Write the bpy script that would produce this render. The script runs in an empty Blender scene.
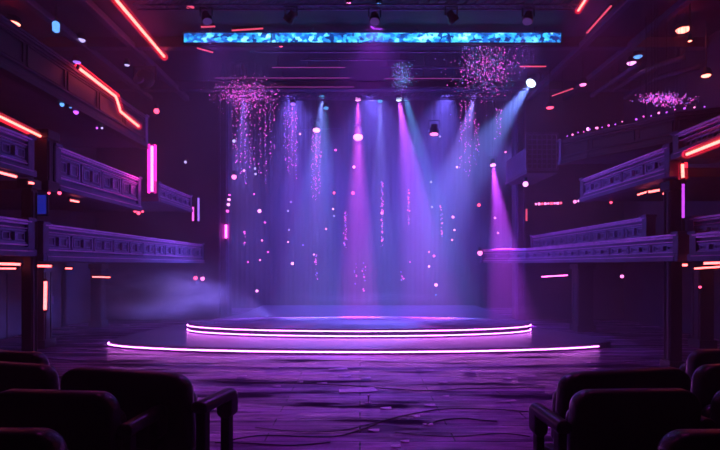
import bpy, bmesh, math, random
from mathutils import Vector, Matrix
R = random.Random(7)
S = bpy.context.scene
COL = S.collection
PI = math.pi
F, CX, HY, EYE = 500.0, 360.0, 265.0, 2.4

def P(px, py, Y):
    """a point at distance Y that is seen at a pixel of the photograph"""
    return Vector(((px - CX) / F * Y, Y, EYE - (py - HY) / F * Y))

# ------------------------------------------------------------------ materials
def principled(name, col, rough=.5, metal=0.0, spec=.5, noise=None, bump=None, coat=0.0):
    m = bpy.data.materials.new(name); m.use_nodes = True
    nt = m.node_tree; b = nt.nodes['Principled BSDF']
    b.inputs['Base Color'].default_value = (*col, 1); b.inputs['Roughness'].default_value = rough
    b.inputs['Metallic'].default_value = metal; b.inputs['Specular IOR Level'].default_value = spec
    b.inputs['Coat Weight'].default_value = coat
    tc = nt.nodes.new('ShaderNodeTexCoord')
    if noise:
        sc, amt = noise
        n = nt.nodes.new('ShaderNodeTexNoise'); n.inputs['Scale'].default_value = sc; n.inputs['Detail'].default_value = 5
        nt.links.new(tc.outputs['Object'], n.inputs['Vector'])
        r = nt.nodes.new('ShaderNodeValToRGB')
        r.color_ramp.elements[0].position = .3; r.color_ramp.elements[1].position = .7
        r.color_ramp.elements[0].color = (*[c * (1 - amt) for c in col], 1)
        r.color_ramp.elements[1].color = (*[min(1, c * (1 + amt)) for c in col], 1)
        nt.links.new(n.outputs['Fac'], r.inputs['Fac']); nt.links.new(r.outputs['Color'], b.inputs['Base Color'])
    if bump:
        sc, st = bump
        n = nt.nodes.new('ShaderNodeTexNoise'); n.inputs['Scale'].default_value = sc; n.inputs['Detail'].default_value = 6
        nt.links.new(tc.outputs['Object'], n.inputs['Vector'])
        bm = nt.nodes.new('ShaderNodeBump'); bm.inputs['Strength'].default_value = st; bm.inputs['Distance'].default_value = .02
        nt.links.new(n.outputs['Fac'], bm.inputs['Height']); nt.links.new(bm.outputs['Normal'], b.inputs['Normal'])
    return m

def glow(name, col, strength, sample=True):
    m = bpy.data.materials.new(name); m.use_nodes = True
    nt = m.node_tree; nt.nodes.clear()
    e = nt.nodes.new('ShaderNodeEmission'); e.inputs['Color'].default_value = (*col, 1); e.inputs['Strength'].default_value = strength
    o = nt.nodes.new('ShaderNodeOutputMaterial'); nt.links.new(e.outputs[0], o.inputs['Surface'])
    m.cycles.emission_sampling = 'AUTO' if sample else 'NONE'
    return m

def floor_mat():
    m = bpy.data.materials.new('sheen_streaked_boards'); m.use_nodes = True
    nt = m.node_tree; b = nt.nodes['Principled BSDF']; L = nt.links.new
    tc = nt.nodes.new('ShaderNodeTexCoord')
    mp = nt.nodes.new('ShaderNodeMapping'); mp.inputs['Scale'].default_value = (.5, 4.2, 1)
    L(tc.outputs['Object'], mp.inputs['Vector'])
    n = nt.nodes.new('ShaderNodeTexNoise'); n.inputs['Scale'].default_value = 1.0; n.inputs['Detail'].default_value = 7; n.inputs['Roughness'].default_value = .62
    L(mp.outputs[0], n.inputs['Vector'])
    br = nt.nodes.new('ShaderNodeTexBrick'); br.inputs['Scale'].default_value = 1.0
    br.inputs['Brick Width'].default_value = 2.6; br.inputs['Row Height'].default_value = .34
    br.inputs['Mortar Size'].default_value = .012; br.inputs['Bias'].default_value = -.3
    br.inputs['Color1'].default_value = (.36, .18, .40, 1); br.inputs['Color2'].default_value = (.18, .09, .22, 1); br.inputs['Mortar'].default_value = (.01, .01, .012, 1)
    L(tc.outputs['Object'], br.inputs['Vector'])
    mx = nt.nodes.new('ShaderNodeMix'); mx.data_type = 'RGBA'; mx.blend_type = 'MULTIPLY'; mx.inputs[0].default_value = 1.0
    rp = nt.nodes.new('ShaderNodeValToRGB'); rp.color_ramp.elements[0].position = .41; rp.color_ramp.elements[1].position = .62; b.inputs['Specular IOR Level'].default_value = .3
    rp.color_ramp.elements[0].color = (.035, .035, .07, 1); rp.color_ramp.elements[1].color = (1.6, 1.2, 1.6, 1)  # dark and bright reflection streaks multiplied into the board colour too
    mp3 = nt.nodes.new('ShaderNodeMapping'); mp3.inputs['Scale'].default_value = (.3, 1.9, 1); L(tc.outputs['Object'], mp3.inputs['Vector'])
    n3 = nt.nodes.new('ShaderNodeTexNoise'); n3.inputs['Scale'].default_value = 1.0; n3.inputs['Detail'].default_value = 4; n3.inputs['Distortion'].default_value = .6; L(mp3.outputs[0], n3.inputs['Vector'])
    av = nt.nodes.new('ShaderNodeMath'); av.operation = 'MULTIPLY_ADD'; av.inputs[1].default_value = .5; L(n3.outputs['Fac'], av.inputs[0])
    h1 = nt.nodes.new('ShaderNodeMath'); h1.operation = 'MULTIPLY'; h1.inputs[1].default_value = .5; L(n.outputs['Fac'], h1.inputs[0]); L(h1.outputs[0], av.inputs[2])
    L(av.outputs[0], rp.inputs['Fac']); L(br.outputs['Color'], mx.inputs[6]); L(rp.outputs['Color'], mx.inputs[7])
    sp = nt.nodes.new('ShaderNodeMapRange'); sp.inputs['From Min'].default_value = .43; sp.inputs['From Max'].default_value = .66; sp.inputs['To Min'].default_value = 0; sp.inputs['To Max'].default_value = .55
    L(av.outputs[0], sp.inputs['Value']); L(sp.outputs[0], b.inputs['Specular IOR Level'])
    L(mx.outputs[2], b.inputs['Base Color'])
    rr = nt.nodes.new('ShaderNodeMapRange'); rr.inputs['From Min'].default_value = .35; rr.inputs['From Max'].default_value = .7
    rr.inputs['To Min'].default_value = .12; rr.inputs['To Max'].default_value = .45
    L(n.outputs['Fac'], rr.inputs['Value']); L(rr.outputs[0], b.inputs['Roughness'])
    bp = nt.nodes.new('ShaderNodeBump'); bp.inputs['Strength'].default_value = .8; bp.inputs['Distance'].default_value = .05
    L(n.outputs['Fac'], bp.inputs['Height']); L(bp.outputs['Normal'], b.inputs['Normal'])
    return m

def led_panel_mat():
    m = bpy.data.materials.new('led_ticker'); m.use_nodes = True
    nt = m.node_tree; nt.nodes.clear(); L = nt.links.new
    tc = nt.nodes.new('ShaderNodeTexCoord')
    mp = nt.nodes.new('ShaderNodeMapping'); mp.inputs['Scale'].default_value = (8, 1, 10); mp.inputs['Rotation'].default_value = (0, .25, 0)
    L(tc.outputs['Object'], mp.inputs['Vector'])
    v = nt.nodes.new('ShaderNodeTexVoronoi'); v.distance = 'MANHATTAN'; v.inputs['Scale'].default_value = 1.0
    L(mp.outputs[0], v.inputs['Vector'])
    mp2 = nt.nodes.new('ShaderNodeMapping'); mp2.inputs['Scale'].default_value = (1.1, 1, 3)
    L(tc.outputs['Object'], mp2.inputs['Vector'])
    n = nt.nodes.new('ShaderNodeTexNoise'); n.inputs['Scale'].default_value = 1.0; n.inputs['Detail'].default_value = 3
    L(mp2.outputs[0], n.inputs['Vector'])
    add = nt.nodes.new('ShaderNodeMath'); add.operation = 'MULTIPLY_ADD'; add.inputs[1].default_value = .55; L(v.outputs['Color'], add.inputs[0])
    mul = nt.nodes.new('ShaderNodeMath'); mul.operation = 'MULTIPLY'; mul.inputs[1].default_value = .75; L(n.outputs['Fac'], mul.inputs[0]); L(mul.outputs[0], add.inputs[2])
    rp = nt.nodes.new('ShaderNodeValToRGB'); e = rp.color_ramp.elements
    e[0].position = .46; e[0].color = (.004, .02, .16, 1)
    e[1].position = .98; e[1].color = (.35, 1.0, 1.0, 1)
    x = e.new(.62); x.color = (.01, .14, .62, 1); x = e.new(.78); x.color = (.04, .5, .95, 1)
    L(add.outputs[0], rp.inputs['Fac'])
    em = nt.nodes.new('ShaderNodeEmission'); em.inputs['Strength'].default_value = 2.6; L(rp.outputs['Color'], em.inputs['Color'])
    o = nt.nodes.new('ShaderNodeOutputMaterial'); L(em.outputs[0], o.inputs['Surface'])
    return m

def haze_mat(name, col, dens, g=0.0, cloud=None):
    m = bpy.data.materials.new(name); m.use_nodes = True
    nt = m.node_tree; nt.nodes.clear(); L = nt.links.new
    v = nt.nodes.new('ShaderNodeVolumeScatter'); v.inputs['Color'].default_value = (*col, 1)
    v.inputs['Density'].default_value = dens; v.inputs['Anisotropy'].default_value = g
    if cloud:
        tc = nt.nodes.new('ShaderNodeTexCoord')
        ln = nt.nodes.new('ShaderNodeVectorMath'); ln.operation = 'LENGTH'; L(tc.outputs['Object'], ln.inputs[0])
        mr = nt.nodes.new('ShaderNodeMapRange'); mr.inputs['From Min'].default_value = 1.0; mr.inputs['From Max'].default_value = .25
        mr.inputs['To Min'].default_value = 0; mr.inputs['To Max'].default_value = 1; L(ln.outputs['Value'], mr.inputs['Value'])
        n = nt.nodes.new('ShaderNodeTexNoise'); n.inputs['Scale'].default_value = cloud; n.inputs['Detail'].default_value = 4; n.inputs['Distortion'].default_value = .8
        L(tc.outputs['Object'], n.inputs['Vector'])
        m2 = nt.nodes.new('ShaderNodeMapRange'); m2.inputs['From Min'].default_value = .36; m2.inputs['From Max'].default_value = .75
        L(n.outputs['Fac'], m2.inputs['Value'])
        a = nt.nodes.new('ShaderNodeMath'); a.operation = 'MULTIPLY'; sq = nt.nodes.new('ShaderNodeMath'); sq.operation = 'POWER'; sq.inputs[1].default_value = 2; L(mr.outputs[0], sq.inputs[0]); L(sq.outputs[0], a.inputs[0]); L(m2.outputs[0], a.inputs[1])
        b = nt.nodes.new('ShaderNodeMath'); b.operation = 'MULTIPLY'; b.inputs[1].default_value = dens; L(a.outputs[0], b.inputs[0])
        L(b.outputs[0], v.inputs['Density'])
    o = nt.nodes.new('ShaderNodeOutputMaterial'); L(v.outputs[0], o.inputs['Volume'])
    return m

M = dict(
    floor=floor_mat(),
    wall=principled('dark_plaster', (.045, .04, .08), .75, noise=(1.3, .35), bump=(6, .25)),
    drape=principled('blue_drape', (.016, .016, .04), .9, noise=(.8, .3)),
    ceil=principled('ceiling_paint', (.035, .03, .065), .7, noise=(1.0, .4), bump=(3, .3)),
    beam=principled('painted_steel', (.09, .085, .17), .4, .4, noise=(2, .3)),
    fascia=principled('fascia_plaster', (.10, .09, .2), .5, .1, noise=(3, .35), bump=(9, .3)),
    orn=principled('fascia_ornament', (.28, .23, .47), .4, .25, noise=(5, .3)),
    rail=principled('rail_metal', (.8, .42, .8), .3, .4, noise=(4, .2)),
    deck=principled('balcony_soffit', (.07, .06, .1), .6, noise=(2, .3)),
    column=principled('column_paint', (.011, .010, .02), .55, noise=(2, .3)),
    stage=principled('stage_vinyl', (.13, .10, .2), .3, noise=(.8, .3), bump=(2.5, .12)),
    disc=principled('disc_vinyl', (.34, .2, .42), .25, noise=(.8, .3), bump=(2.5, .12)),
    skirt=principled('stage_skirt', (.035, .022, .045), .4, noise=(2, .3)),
    seat=principled('black_leather', (.014, .011, .02), .3, noise=(6, .3), bump=(40, .12)),
    seatm=principled('black_seat_metal', (.012, .012, .018), .45, .5, noise=(6, .3)),
    black=principled('black_housing', (.018, .018, .028), .4, .2, noise=(8, .3)),
    truss=principled('truss_aluminium', (.22, .20, .34), .35, .6, noise=(5, .3)),
    wire=principled('black_wire', (.02, .02, .03), .6, noise=(5, .2)),
    cable=principled('cable_rubber', (.008, .007, .012), .5, noise=(9, .3)),
    foil=principled('pink_foil_and_glint', (1, .62, 1), .3, .0, noise=(9, .25)),
    inlay=principled('floor_inlay', (.45, .25, .5), .25, .7, noise=(2, .3)),
    riser=principled('riser_carpet', (.02, .015, .03), .9, noise=(20, .4)),
    door=principled('door_paint', (.05, .045, .09), .5, noise=(3, .3)),
    red=glow('red_neon', (1, .14, .12), 7.5),
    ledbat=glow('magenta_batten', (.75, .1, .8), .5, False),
    redlow=glow('red_strip', (1, .11, .12), 8),
    pink=glow('pink_neon', (1, .10, .6), 10),
    ring=glow('violet_led', (.82, .17, 1), 13),
    purple=glow('purple_pole_led', (.6, .06, .9), 1.6),
    blueglass=glow('blue_glass', (.015, .03, .6), .55),
    led=led_panel_mat(),
)
TINY = dict(
    pink=glow('pink_bulb', (1, .18, .62), 4, False), white=glow('white_bulb', (.55, .45, 1), 2.0, False),
    red=glow('red_bulb', (1, .06, .16), 5, False), blue=glow('blue_bulb', (.12, .35, 1), 2.2, False),
    bead=glow('pink_bead', (.95, .09, .72), 3.2, False), beadv=glow('violet_bead', (.35, .14, .95), 2.2, False),
    beadb=glow('blue_bead', (.1, .38, .9), 1.8, False), lensw=glow('white_lens', (.62, .85, 1), 5, False),
    lensp=glow('pink_lens', (1, .3, .95), 4, False), violet=glow('violet_bulb', (.5, .08, 1), 3, False),
    dim=glow('dim_lens', (.3, .12, .8), .25, False),
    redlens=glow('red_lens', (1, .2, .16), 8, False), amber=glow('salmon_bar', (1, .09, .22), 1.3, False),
)

# ------------------------------------------------------------------ mesh builder
class MB:
    def __init__(self): self.v, self.f = [], []
    def add(self, vs, fs):
        b = len(self.v); self.v += [Vector(x) for x in vs]; self.f += [tuple(b + i for i in q) for q in fs]; return self
    def box(self, c, s):
        x, y, z = c; a, b, d = s[0] / 2, s[1] / 2, s[2] / 2
        vs = [(x + i * a, y + j * b, z + k * d) for i in (-1, 1) for j in (-1, 1) for k in (-1, 1)]
        return self.add(vs, [(0, 1, 3, 2), (4, 6, 7, 5), (0, 4, 5, 1), (2, 3, 7, 6), (0, 2, 6, 4), (1, 5, 7, 3)])
    def frame(self, p, q):
        d = (q - p).normalized(); up = Vector((0, 0, 1)) if abs(d.z) < .95 else Vector((0, 1, 0))
        s = d.cross(up).normalized(); return d, s, s.cross(d).normalized()
    def bar(self, p, q, w, h):
        p, q = Vector(p), Vector(q); d, s, u = self.frame(p, q); vs = []
        for e in (p, q):
            for i, j in ((-1, -1), (1, -1), (1, 1), (-1, 1)): vs.append(e + s * (i * w / 2) + u * (j * h / 2))
        return self.add(vs, [(0, 1, 2, 3), (7, 6, 5, 4), (0, 4, 5, 1), (1, 5, 6, 2), (2, 6, 7, 3), (3, 7, 4, 0)])
    def tube(self, pts, r, n=8, closed=False):
        pts = [Vector(p) for p in pts]; k = len(pts); base = len(self.v); rs = r if isinstance(r, (list, tuple)) else [r] * k
        for i, p in enumerate(pts):
            a = pts[(i - 1) % k] if closed or i > 0 else p; b = pts[(i + 1) % k] if closed or i < k - 1 else p
            d, s, u = self.frame(a, b)
            for j in range(n):
                t = 2 * PI * j / n; self.v.append(p + s * (rs[i] * math.cos(t)) + u * (rs[i] * math.sin(t)))
        for i in range(k if closed else k - 1):
            i2 = (i + 1) % k
            for j in range(n):
                j2 = (j + 1) % n; self.f.append((base + i * n + j, base + i * n + j2, base + i2 * n + j2, base + i2 * n + j))
        if not closed:
            self.f.append(tuple(base + j for j in reversed(range(n)))); self.f.append(tuple(base + (k - 1) * n + j for j in range(n)))
        return self
    def prism(self, poly, z0, z1):
        n = len(poly); a = sum(poly[i][0] * poly[(i + 1) % n][1] - poly[(i + 1) % n][0] * poly[i][1] for i in range(n))
        if a < 0: poly = poly[::-1]
        vs = [(x, y, z0) for x, y in poly] + [(x, y, z1) for x, y in poly]
        fs = [tuple(reversed(range(n))), tuple(range(n, 2 * n))] + [(i, (i + 1) % n, n + (i + 1) % n, n + i) for i in range(n)]
        return self.add(vs, fs)
    def lathe(self, prof, n=20, mat=None):
        """profile of (radius, z) turned about z, then moved by a matrix"""
        base = len(self.v); mat = mat or Matrix.Identity(4)
        for r, z in prof:
            for j in range(n):
                t = 2 * PI * j / n; self.v.append(mat @ Vector((r * math.cos(t), r * math.sin(t), z)))
        for i in range(len(prof) - 1):
            for j in range(n):
                j2 = (j + 1) % n; self.f.append((base + i * n + j, base + i * n + j2, base + (i + 1) * n + j2, base + (i + 1) * n + j))
        self.f.append(tuple(base + j for j in reversed(range(n)))); self.f.append(tuple(base + (len(prof) - 1) * n + j for j in range(n)))
        return self
    def gem(self, c, r, sz=1.0):
        c = Vector(c); vs = [c + Vector(o) for o in ((r, 0, 0), (0, r, 0), (-r, 0, 0), (0, -r, 0), (0, 0, r * sz), (0, 0, -r * sz))]
        return self.add(vs, [(0, 1, 4), (1, 2, 4), (2, 3, 4), (3, 0, 4), (1, 0, 5), (2, 1, 5), (3, 2, 5), (0, 3, 5)])
    def ball(self, c, r, n=10, sq=1.0):
        pr = [(max(1e-4, r * math.sin(PI * i / 6)), -r * sq * math.cos(PI * i / 6)) for i in range(7)]
        return self.lathe(pr, n, Matrix.Translation(Vector(c)))
    def build(self, name, mat, parent=None, smooth=False, bevel=0):
        org = parent_origin(parent)
        me = bpy.data.meshes.new(name); me.from_pydata([v - org for v in self.v], [], self.f); me.update()
        o = bpy.data.objects.new(name, me); COL.objects.link(o); me.materials.append(mat)
        if parent is not None: o.parent = parent
        if smooth:
            for p in me.polygons: p.use_smooth = True
        if bevel:
            b = o.modifiers.new('edge', 'BEVEL'); b.width = bevel; b.segments = 2; b.limit_method = 'ANGLE'
        return o

ORG = {}
def parent_origin(p):
    v = Vector((0, 0, 0))
    while p is not None:
        v += Vector(p.location); p = p.parent
    return v

def tag(o, label, cat, group=None, kind=None):
    o['label'] = label
    if cat: o['category'] = cat
    if group: o['group'] = group
    if kind: o['kind'] = kind
    return o
def thing(name, label, cat, loc, group=None):
    o = bpy.data.objects.new(name, None); COL.objects.link(o); o.location = loc; o.empty_display_size = .1
    return tag(o, label, cat, group)
def struct(o, label, cat):
    return tag(o, label, cat, kind='structure')
ORD = ['first', 'second', 'third', 'fourth', 'fifth', 'sixth', 'seventh', 'eighth', 'ninth', 'tenth', 'eleventh', 'twelfth', 'thirteenth',
       'fourteenth', 'fifteenth', 'sixteenth', 'seventeenth', 'eighteenth', 'nineteenth', 'twentieth']
def ordinal(i, n, a='leftmost', b='rightmost'):
    return a if i == 0 else (b if i == n - 1 else ORD[i] + ' from the left')

# ------------------------------------------------------------------ camera
cam = bpy.data.cameras.new('camera'); co = bpy.data.objects.new('camera', cam); COL.objects.link(co)
co.location = (0, 0, EYE); co.rotation_euler = (PI / 2, 0, 0)
cam.sensor_width = 36; cam.lens = 36 * F / 720; cam.shift_y = (HY - 225) / 720; cam.clip_start = .05; cam.clip_end = 200
S.camera = co

# ------------------------------------------------------------------ setting
WX, CZ, PY, BY = 11.6, 10.0, 22.0, 28.0
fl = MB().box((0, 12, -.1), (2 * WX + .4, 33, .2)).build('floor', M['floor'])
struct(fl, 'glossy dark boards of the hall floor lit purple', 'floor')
struct(MB().box((0, 9, CZ + .1), (2 * WX + .4, 26.4, .2)).build('ceiling', M['ceil']), 'dark hall ceiling crossed by beams and battens', 'ceiling')
struct(MB().box((-WX - .1, 9, 5), (.2, 26.4, 10)).build('wall_left', M['wall']), 'dark wall behind the left balconies', 'wall')
struct(MB().box((WX + .1, 9, 5), (.2, 26.4, 10)).build('wall_right', M['wall']), 'dark wall behind the right balconies', 'wall')
struct(MB().box((0, -4.1, 5), (2 * WX, .2, 10)).build('wall_rear', M['wall']), 'rear wall of the hall behind the seats', 'wall')
OL, OR = -5.75, 6.8
w = MB().box(((OL - WX) / 2, PY + .2, 5), (OL + WX, .4, 10))
struct(w.build('wall_stage_left', M['wall']), 'dark wall left of the stage opening', 'wall')
w = MB().box(((OR + WX) / 2, PY + .2, 5), (WX - OR, .4, 10))
struct(w.build('wall_stage_right', M['wall']), 'dark wall right of the stage opening', 'wall')
# stage house: pleated backdrop, side walls, loft
mb = MB(); n = 240; pts = []
for i in range(n + 1):
    x = -9 + 18 * i / n; pts.append((x, BY +   .02 * math.sin(x * 9) + .012 * math.sin(x * 23 + 1)))
mb.add([(x, y, 0) for x, y in pts] + [(x, y, 11.6) for x, y in pts], [(i, i + 1, n + 2 + i, n + 1 + i) for i in range(n)])
mb.box((0, BY + .35, 5.8), (18.4, .2, 11.6))
struct(mb.build('wall_back', M['drape'], smooth=False), 'pleated blue drape at the back of the stage', 'backdrop')
struct(MB().box((-9.1, 25.2, 5.8), (.2, 5.6, 11.6)).build('wall_loft_left', M['wall']), 'side wall inside the stage, left', 'wall')
struct(MB().box((9.1, 25.2, 5.8), (.2, 5.6, 11.6)).build('wall_loft_right', M['wall']), 'side wall inside the stage, right', 'wall')
struct(MB().box((0, 25.2, 11.7), (18.4, 6.4, .2)).build('ceiling_loft', M['ceil']), 'dark loft above the stage', 'ceiling')
struct(MB().box(((OL + OR) / 2, PY + .2, 10.8), (18.4, .4, 1.6)).build('wall_stage_head', M['wall']), 'wall above the stage opening', 'wall')
# proscenium architrave
mb = MB()
for x, s in ((OL, -1), (OR, 1)):
    mb.box((x + s * .22, PY - .08, 5), (.44, .16, 10)); mb.box((x + s * .10, PY - .2, 5), (.1, .1, 10)); mb.box((x + s * .38, PY - .2, 5), (.1, .1, 10))
struct(mb.build('trim_1', M['fascia'], bevel=.02), 'fluted uprights framing the stage opening', 'trim')
# curved metal inlay in the floor in front of the stage
mb = MB(); q = []
for i in range(81):
    t = -1.28 + 2.56 * i / 80; q.append((10.4 * math.sin(t), 14.9 - 3.25 * math.cos(t)))
for i in range(80):
    mb.bar((*q[i], .006), (*q[i + 1], .006), .05, .012)
struct(mb.build('trim_2', M['inlay']), 'thin curved metal line let into the floor before the stage', 'trim')
# ceiling beams
for i, y in enumerate((6.0, 8.5, 11.0, 13.2, 16.8, 20.8)):
    struct(MB().box((0, y, CZ - .17), (2 * WX - .02, .3, .34)).build('trim_%d' % (3 + i), M['beam'], bevel=.02),
           'ceiling beam running across the hall, %s from the seats' % ORD[i], 'beam')
for i, x in enumerate((-9.2, -7.6, 7.4, 9.0)):
    struct(MB().box((x, 9, CZ - .30), (.22, 25.9, .2)).build('trim_%d' % (9 + i), M['beam'], bevel=.02),
           'lengthwise ceiling beam above the balconies, %s' % ordinal(i, 4), 'beam')
# risers under the seats
mb = MB().prism([(-WX + .02, -3.98), (-1.12, -3.98), (-1.12, 4.72), (-2.75, 4.72), (-2.75, 5.6), (-WX + .02, 5.6)], .001, .6)
struct(mb.build('floor_riser_left', M['riser']), 'carpeted seating riser under the left seats', 'floor')
mb = MB().prism([(WX - .02, -3.98), (1.2, -3.98), (1.2, 4.72), (2.9, 4.72), (2.9, 5.6), (WX - .02, 5.6)], .001, .6)
struct(mb.build('floor_riser_right', M['riser']), 'carpeted seating riser under the right seats', 'floor')
# columns of the galleries
def column(x, y, w, z0, z1, label):
    mb = MB().box((x, y, (z0 + z1) / 2), (w, w, z1 - z0)); mb.box((x, y, z0 + .12), (w + .12, w + .12, .24)); mb.box((x, y, z1 - .1), (w + .12, w + .12, .2))
    for s in (-1, 1): mb.box((x, y + s * w * .3, (z0 + z1) / 2), (w + .05, w * .18, z1 - z0 - .5))
    struct(mb.build('column', M['column'], bevel=.015), label, 'column')
column(-6.98, 10.56, .2, 0, 4.2, 'dark square column between the near left balcony sections')
column(-6.95, 11.02, .3, 4.0, 5.35, 'dark corner block of the left upper balcony')
column(-9.3, 14.6, .4, 0, 2.45, 'squat column under the left lower balcony by the doors')
column(-10.2, 19.5, .4, 0, 2.45, 'squat column under the far end of the left balcony')
column(7.1, 11.35, .26, 0, 4.3, 'dark square column under the near right upper balcony')
column(8.1, 18.2, .55, 0, 2.45, 'fluted bluish column under the right lower balcony')
column(10.0, 14.6, .4, 0, 2.45, 'dark column by the red lamps under the right balcony')
# doors in the side walls under the balconies
for i, (x, y) in enumerate(((-WX, 15.6), (-WX, 18.6), (WX, 16.4))):
    s = 1 if x < 0 else -1
    mb = MB()
    for a in (-.78, .78): mb.box((x + s * .05, y + a, 1.1), (.1, .12, 2.2))
    mb.box((x + s * .05, y, 2.2), (.1, 1.68, .14))
    fr = mb.build('door_%d' % (i + 1), M['door'], bevel=.01); struct(fr, ['nearer double door in the left wall under the balcony', 'farther double door in the left wall under the balcony', 'double door in the right wall under the balcony'][i], 'door')
    for a in (-.36, .36):
        d = MB().box((x + s * .04, y + a, 1.06), (.06, .7, 2.1)).box((x + s * .075, y + a, 1.5), (.02, .5, .8)).box((x + s * .075, y + a, .55), (.02, .5, .7)).build('door_leaf', M['door'], fr, bevel=.008)
        MB().tube([(x + s * .13, y + a * .2, .95), (x + s * .13, y + a * .2, 1.25)], .015).build('door_handle', M['rail'], d)

# ------------------------------------------------------------------ balconies
def balcony(label, pts, zb, zt, side, back=None, deck=True, step=.95, seg_ornament=True, name='balcony', railing=False, cat='balcony', fm='fascia', om='orn', rm='rail'):
    """front line of points (x, y) from near to far; fascia from zb to zt, deck back to the wall"""
    root = thing(name, label, cat, (pts[0][0], pts[0][1], zb))
    wx = back if back is not None else side * (WX - .01)
    if deck:
        MB().prism([(x + side * .05, y) for x, y in pts] + [(wx, y) for x, y in reversed(pts)], zb, zb + .2).build('deck', M['deck'], root)
    fa, co_, ra, mo, ip = MB(), MB(), MB(), MB(), MB()
    h = zt - zb
    for (x0, y0), (x1, y1) in zip(pts, pts[1:]):
        a, b = Vector((x0, y0, 0)), Vector((x1, y1, 0)); L = (b - a).length; d = (b - a) / L
        nrm = Vector((d.y, -d.x, 0))
        if nrm.x * side > 0: nrm = -nrm
        nrm_in = nrm
        U = lambda s, off, z: a + d * s + nrm_in * off + Vector((0, 0, z))
        if not railing:
            fa.bar(U(0, 0, (zb + zt) / 2), U(L, 0, (zb + zt) / 2), .1, h - .06)
        for z, ww, hh in ((zb + .03, .26, .1), (zb + .13, .2, .07)):
            co_.bar(U(0, .03, z), U(L, .03, z), ww, hh)
        for z, ww, hh in ((zb + .085, .28, .02), (zb + .3 * h, .16, .03), (zt - .15, .15, .022)):
            ra.bar(U(0, .03, z), U(L, .03, z), ww, hh)
        ra.bar(U(-.02, .03, zt), U(L + .02, .03, zt), .2, .05)
        ra.bar(U(-.02, .05, zt - .055), U(L + .02, .05, zt - .055), .13, .04)
        k = max(1, round(L / step)); wd = L / k
        zl, zh = zb + .36 * h, zt - .2
        for i in range(k):
            s0, s1 = i * wd + .07, (i + 1) * wd - .07
            for z in (zl, zh): mo.bar(U(s0, .065, z), U(s1, .065, z), .04, .03)
            for s in (s0, s1): mo.bar(U(s, .065, zl), U(s, .065, zh), .03, .04)
            if seg_ornament:
                cz = (zl + zh) / 2; hh = (zh - zl) * .28; sm = (s0 + s1) / 2
                for f0, f1 in ((.1, .36), (.64, .9)):
                    u0, u1 = s0 + (s1 - s0) * f0, s0 + (s1 - s0) * f1
                    mo.bar(U(u0, .06, cz - hh), U(u1, .06, cz - hh), .03, .025); mo.bar(U(u0, .06, cz + hh), U(u1, .06, cz + hh), .03, .025)
                    mo.bar(U(u0, .06, cz - hh), U(u0, .06, cz + hh), .025, .03); mo.bar(U(u1, .06, cz - hh), U(u1, .06, cz + hh), .025, .03)
                mo.bar(U(sm, .06, cz - hh * 1.2), U(sm, .06, cz + hh * 1.2), .12, .06)
        if railing:
            nb = max(2, int(L / .16))
            for i in range(nb + 1): ip.bar(U(L * i / nb, .0, zb + .05), U(L * i / nb, 0, zt), .022, .022)
            for z in (zb + h * .35, zb + h * .6): ip.bar(U(0, 0, z), U(L, 0, z), .03, .03)
    if not railing:
        f = fa.build('fascia', M[fm], root); mo.build('panel_molding', M[om], f)
    else: ip.build('railing', M['orn'], root)
    co_.build('cornice', M[fm], root); ra.build('top_rail', M[rm], root, bevel=.012)
    for (x, y) in (pts[0], pts[-1]):
        MB().box((x, y, (zb + zt) / 2), (.24, .2, h + .02)).box((x, y, zt + .04), (.3, .26, .07)).box((x, y, zb + .05), (.3, .26, .14)).build('end_post', M['fascia'], root, bevel=.012)
    return root
XB = 6.9
balcony('near section of the left lower balcony with panelled front, cut by the frame edge', [(-XB, 5.7), (-XB, 10.32)], 2.6, 3.30, -1)
balcony('long left lower balcony with fretwork panels running to the stage', [(-XB, 10.8), (-XB, 14.8), (-XB, 18.4), (-XB, 21.6)], 2.5, 3.27, -1)
balcony('near section of the left upper balcony below the slanting red neon', [(-XB, 5.7), (-XB, 10.32)], 4.25, 5.0, -1)
balcony('left upper balcony section just past the dark column', [(-XB, 11.25), (-XB, 13.2), (-XB + .0, 15.4)], 4.1, 5.05, -1)
balcony('small far section of the left upper balcony beside the vertical pink neon', [(-XB, 16.9), (-XB, 20.1)], 4.55, 5.15, -1)
balcony('dark left top gallery carrying the stepped red neon', [(-XB - .12, 7.5), (-XB - .12, 16.2)], 6.2, 7.2, -1, seg_ornament=False, step=1.4, fm='column', om='column', rm='deck')
balcony('near section of the right lower balcony at the frame edge', [(XB, 5.7), (XB, 10.2)], 2.5, 3.02, 1)
balcony('long right lower balcony curving in towards the stage', [(XB, 10.75), (XB, 14.6), (XB, 18.6), (6.75, 20.0), (6.3, 21.0), (5.35, 21.55)], 2.5, 3.05, 1)
balcony('set-back upper parapet standing on the right lower balcony', [(7.45, 12.9), (7.45, 17), (7.45, 21.4)], 2.9, 3.62, 1, back=7.7, deck=False, name='parapet', cat='parapet')
balcony('set-back near parapet on the right lower balcony beside the pole', [(7.45, 7.2), (7.45, 11.1)], 2.9, 3.42, 1, back=7.7, deck=False, name='parapet', cat='parapet')
balcony('right upper balcony section ending short of the stage', [(XB, 11.05), (XB, 13.0), (XB, 15.3)], 4.35, 5.0, 1)
balcony('near right upper balcony with open railing above the red neon', [(XB, 6.0), (XB, 10.75)], 4.7, 5.2, 1, railing=True)
balcony('curved dark top gallery edged with pink lamps on the right', [(11.3, 12.6), (9.4, 13.2), (8.6, 13.6), (8.05, 14.5), (7.2, 15.6), (6.75, 16.6)], 5.75, 6.5, 1, seg_ornament=False, fm='column', om='column', rm='deck')

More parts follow.
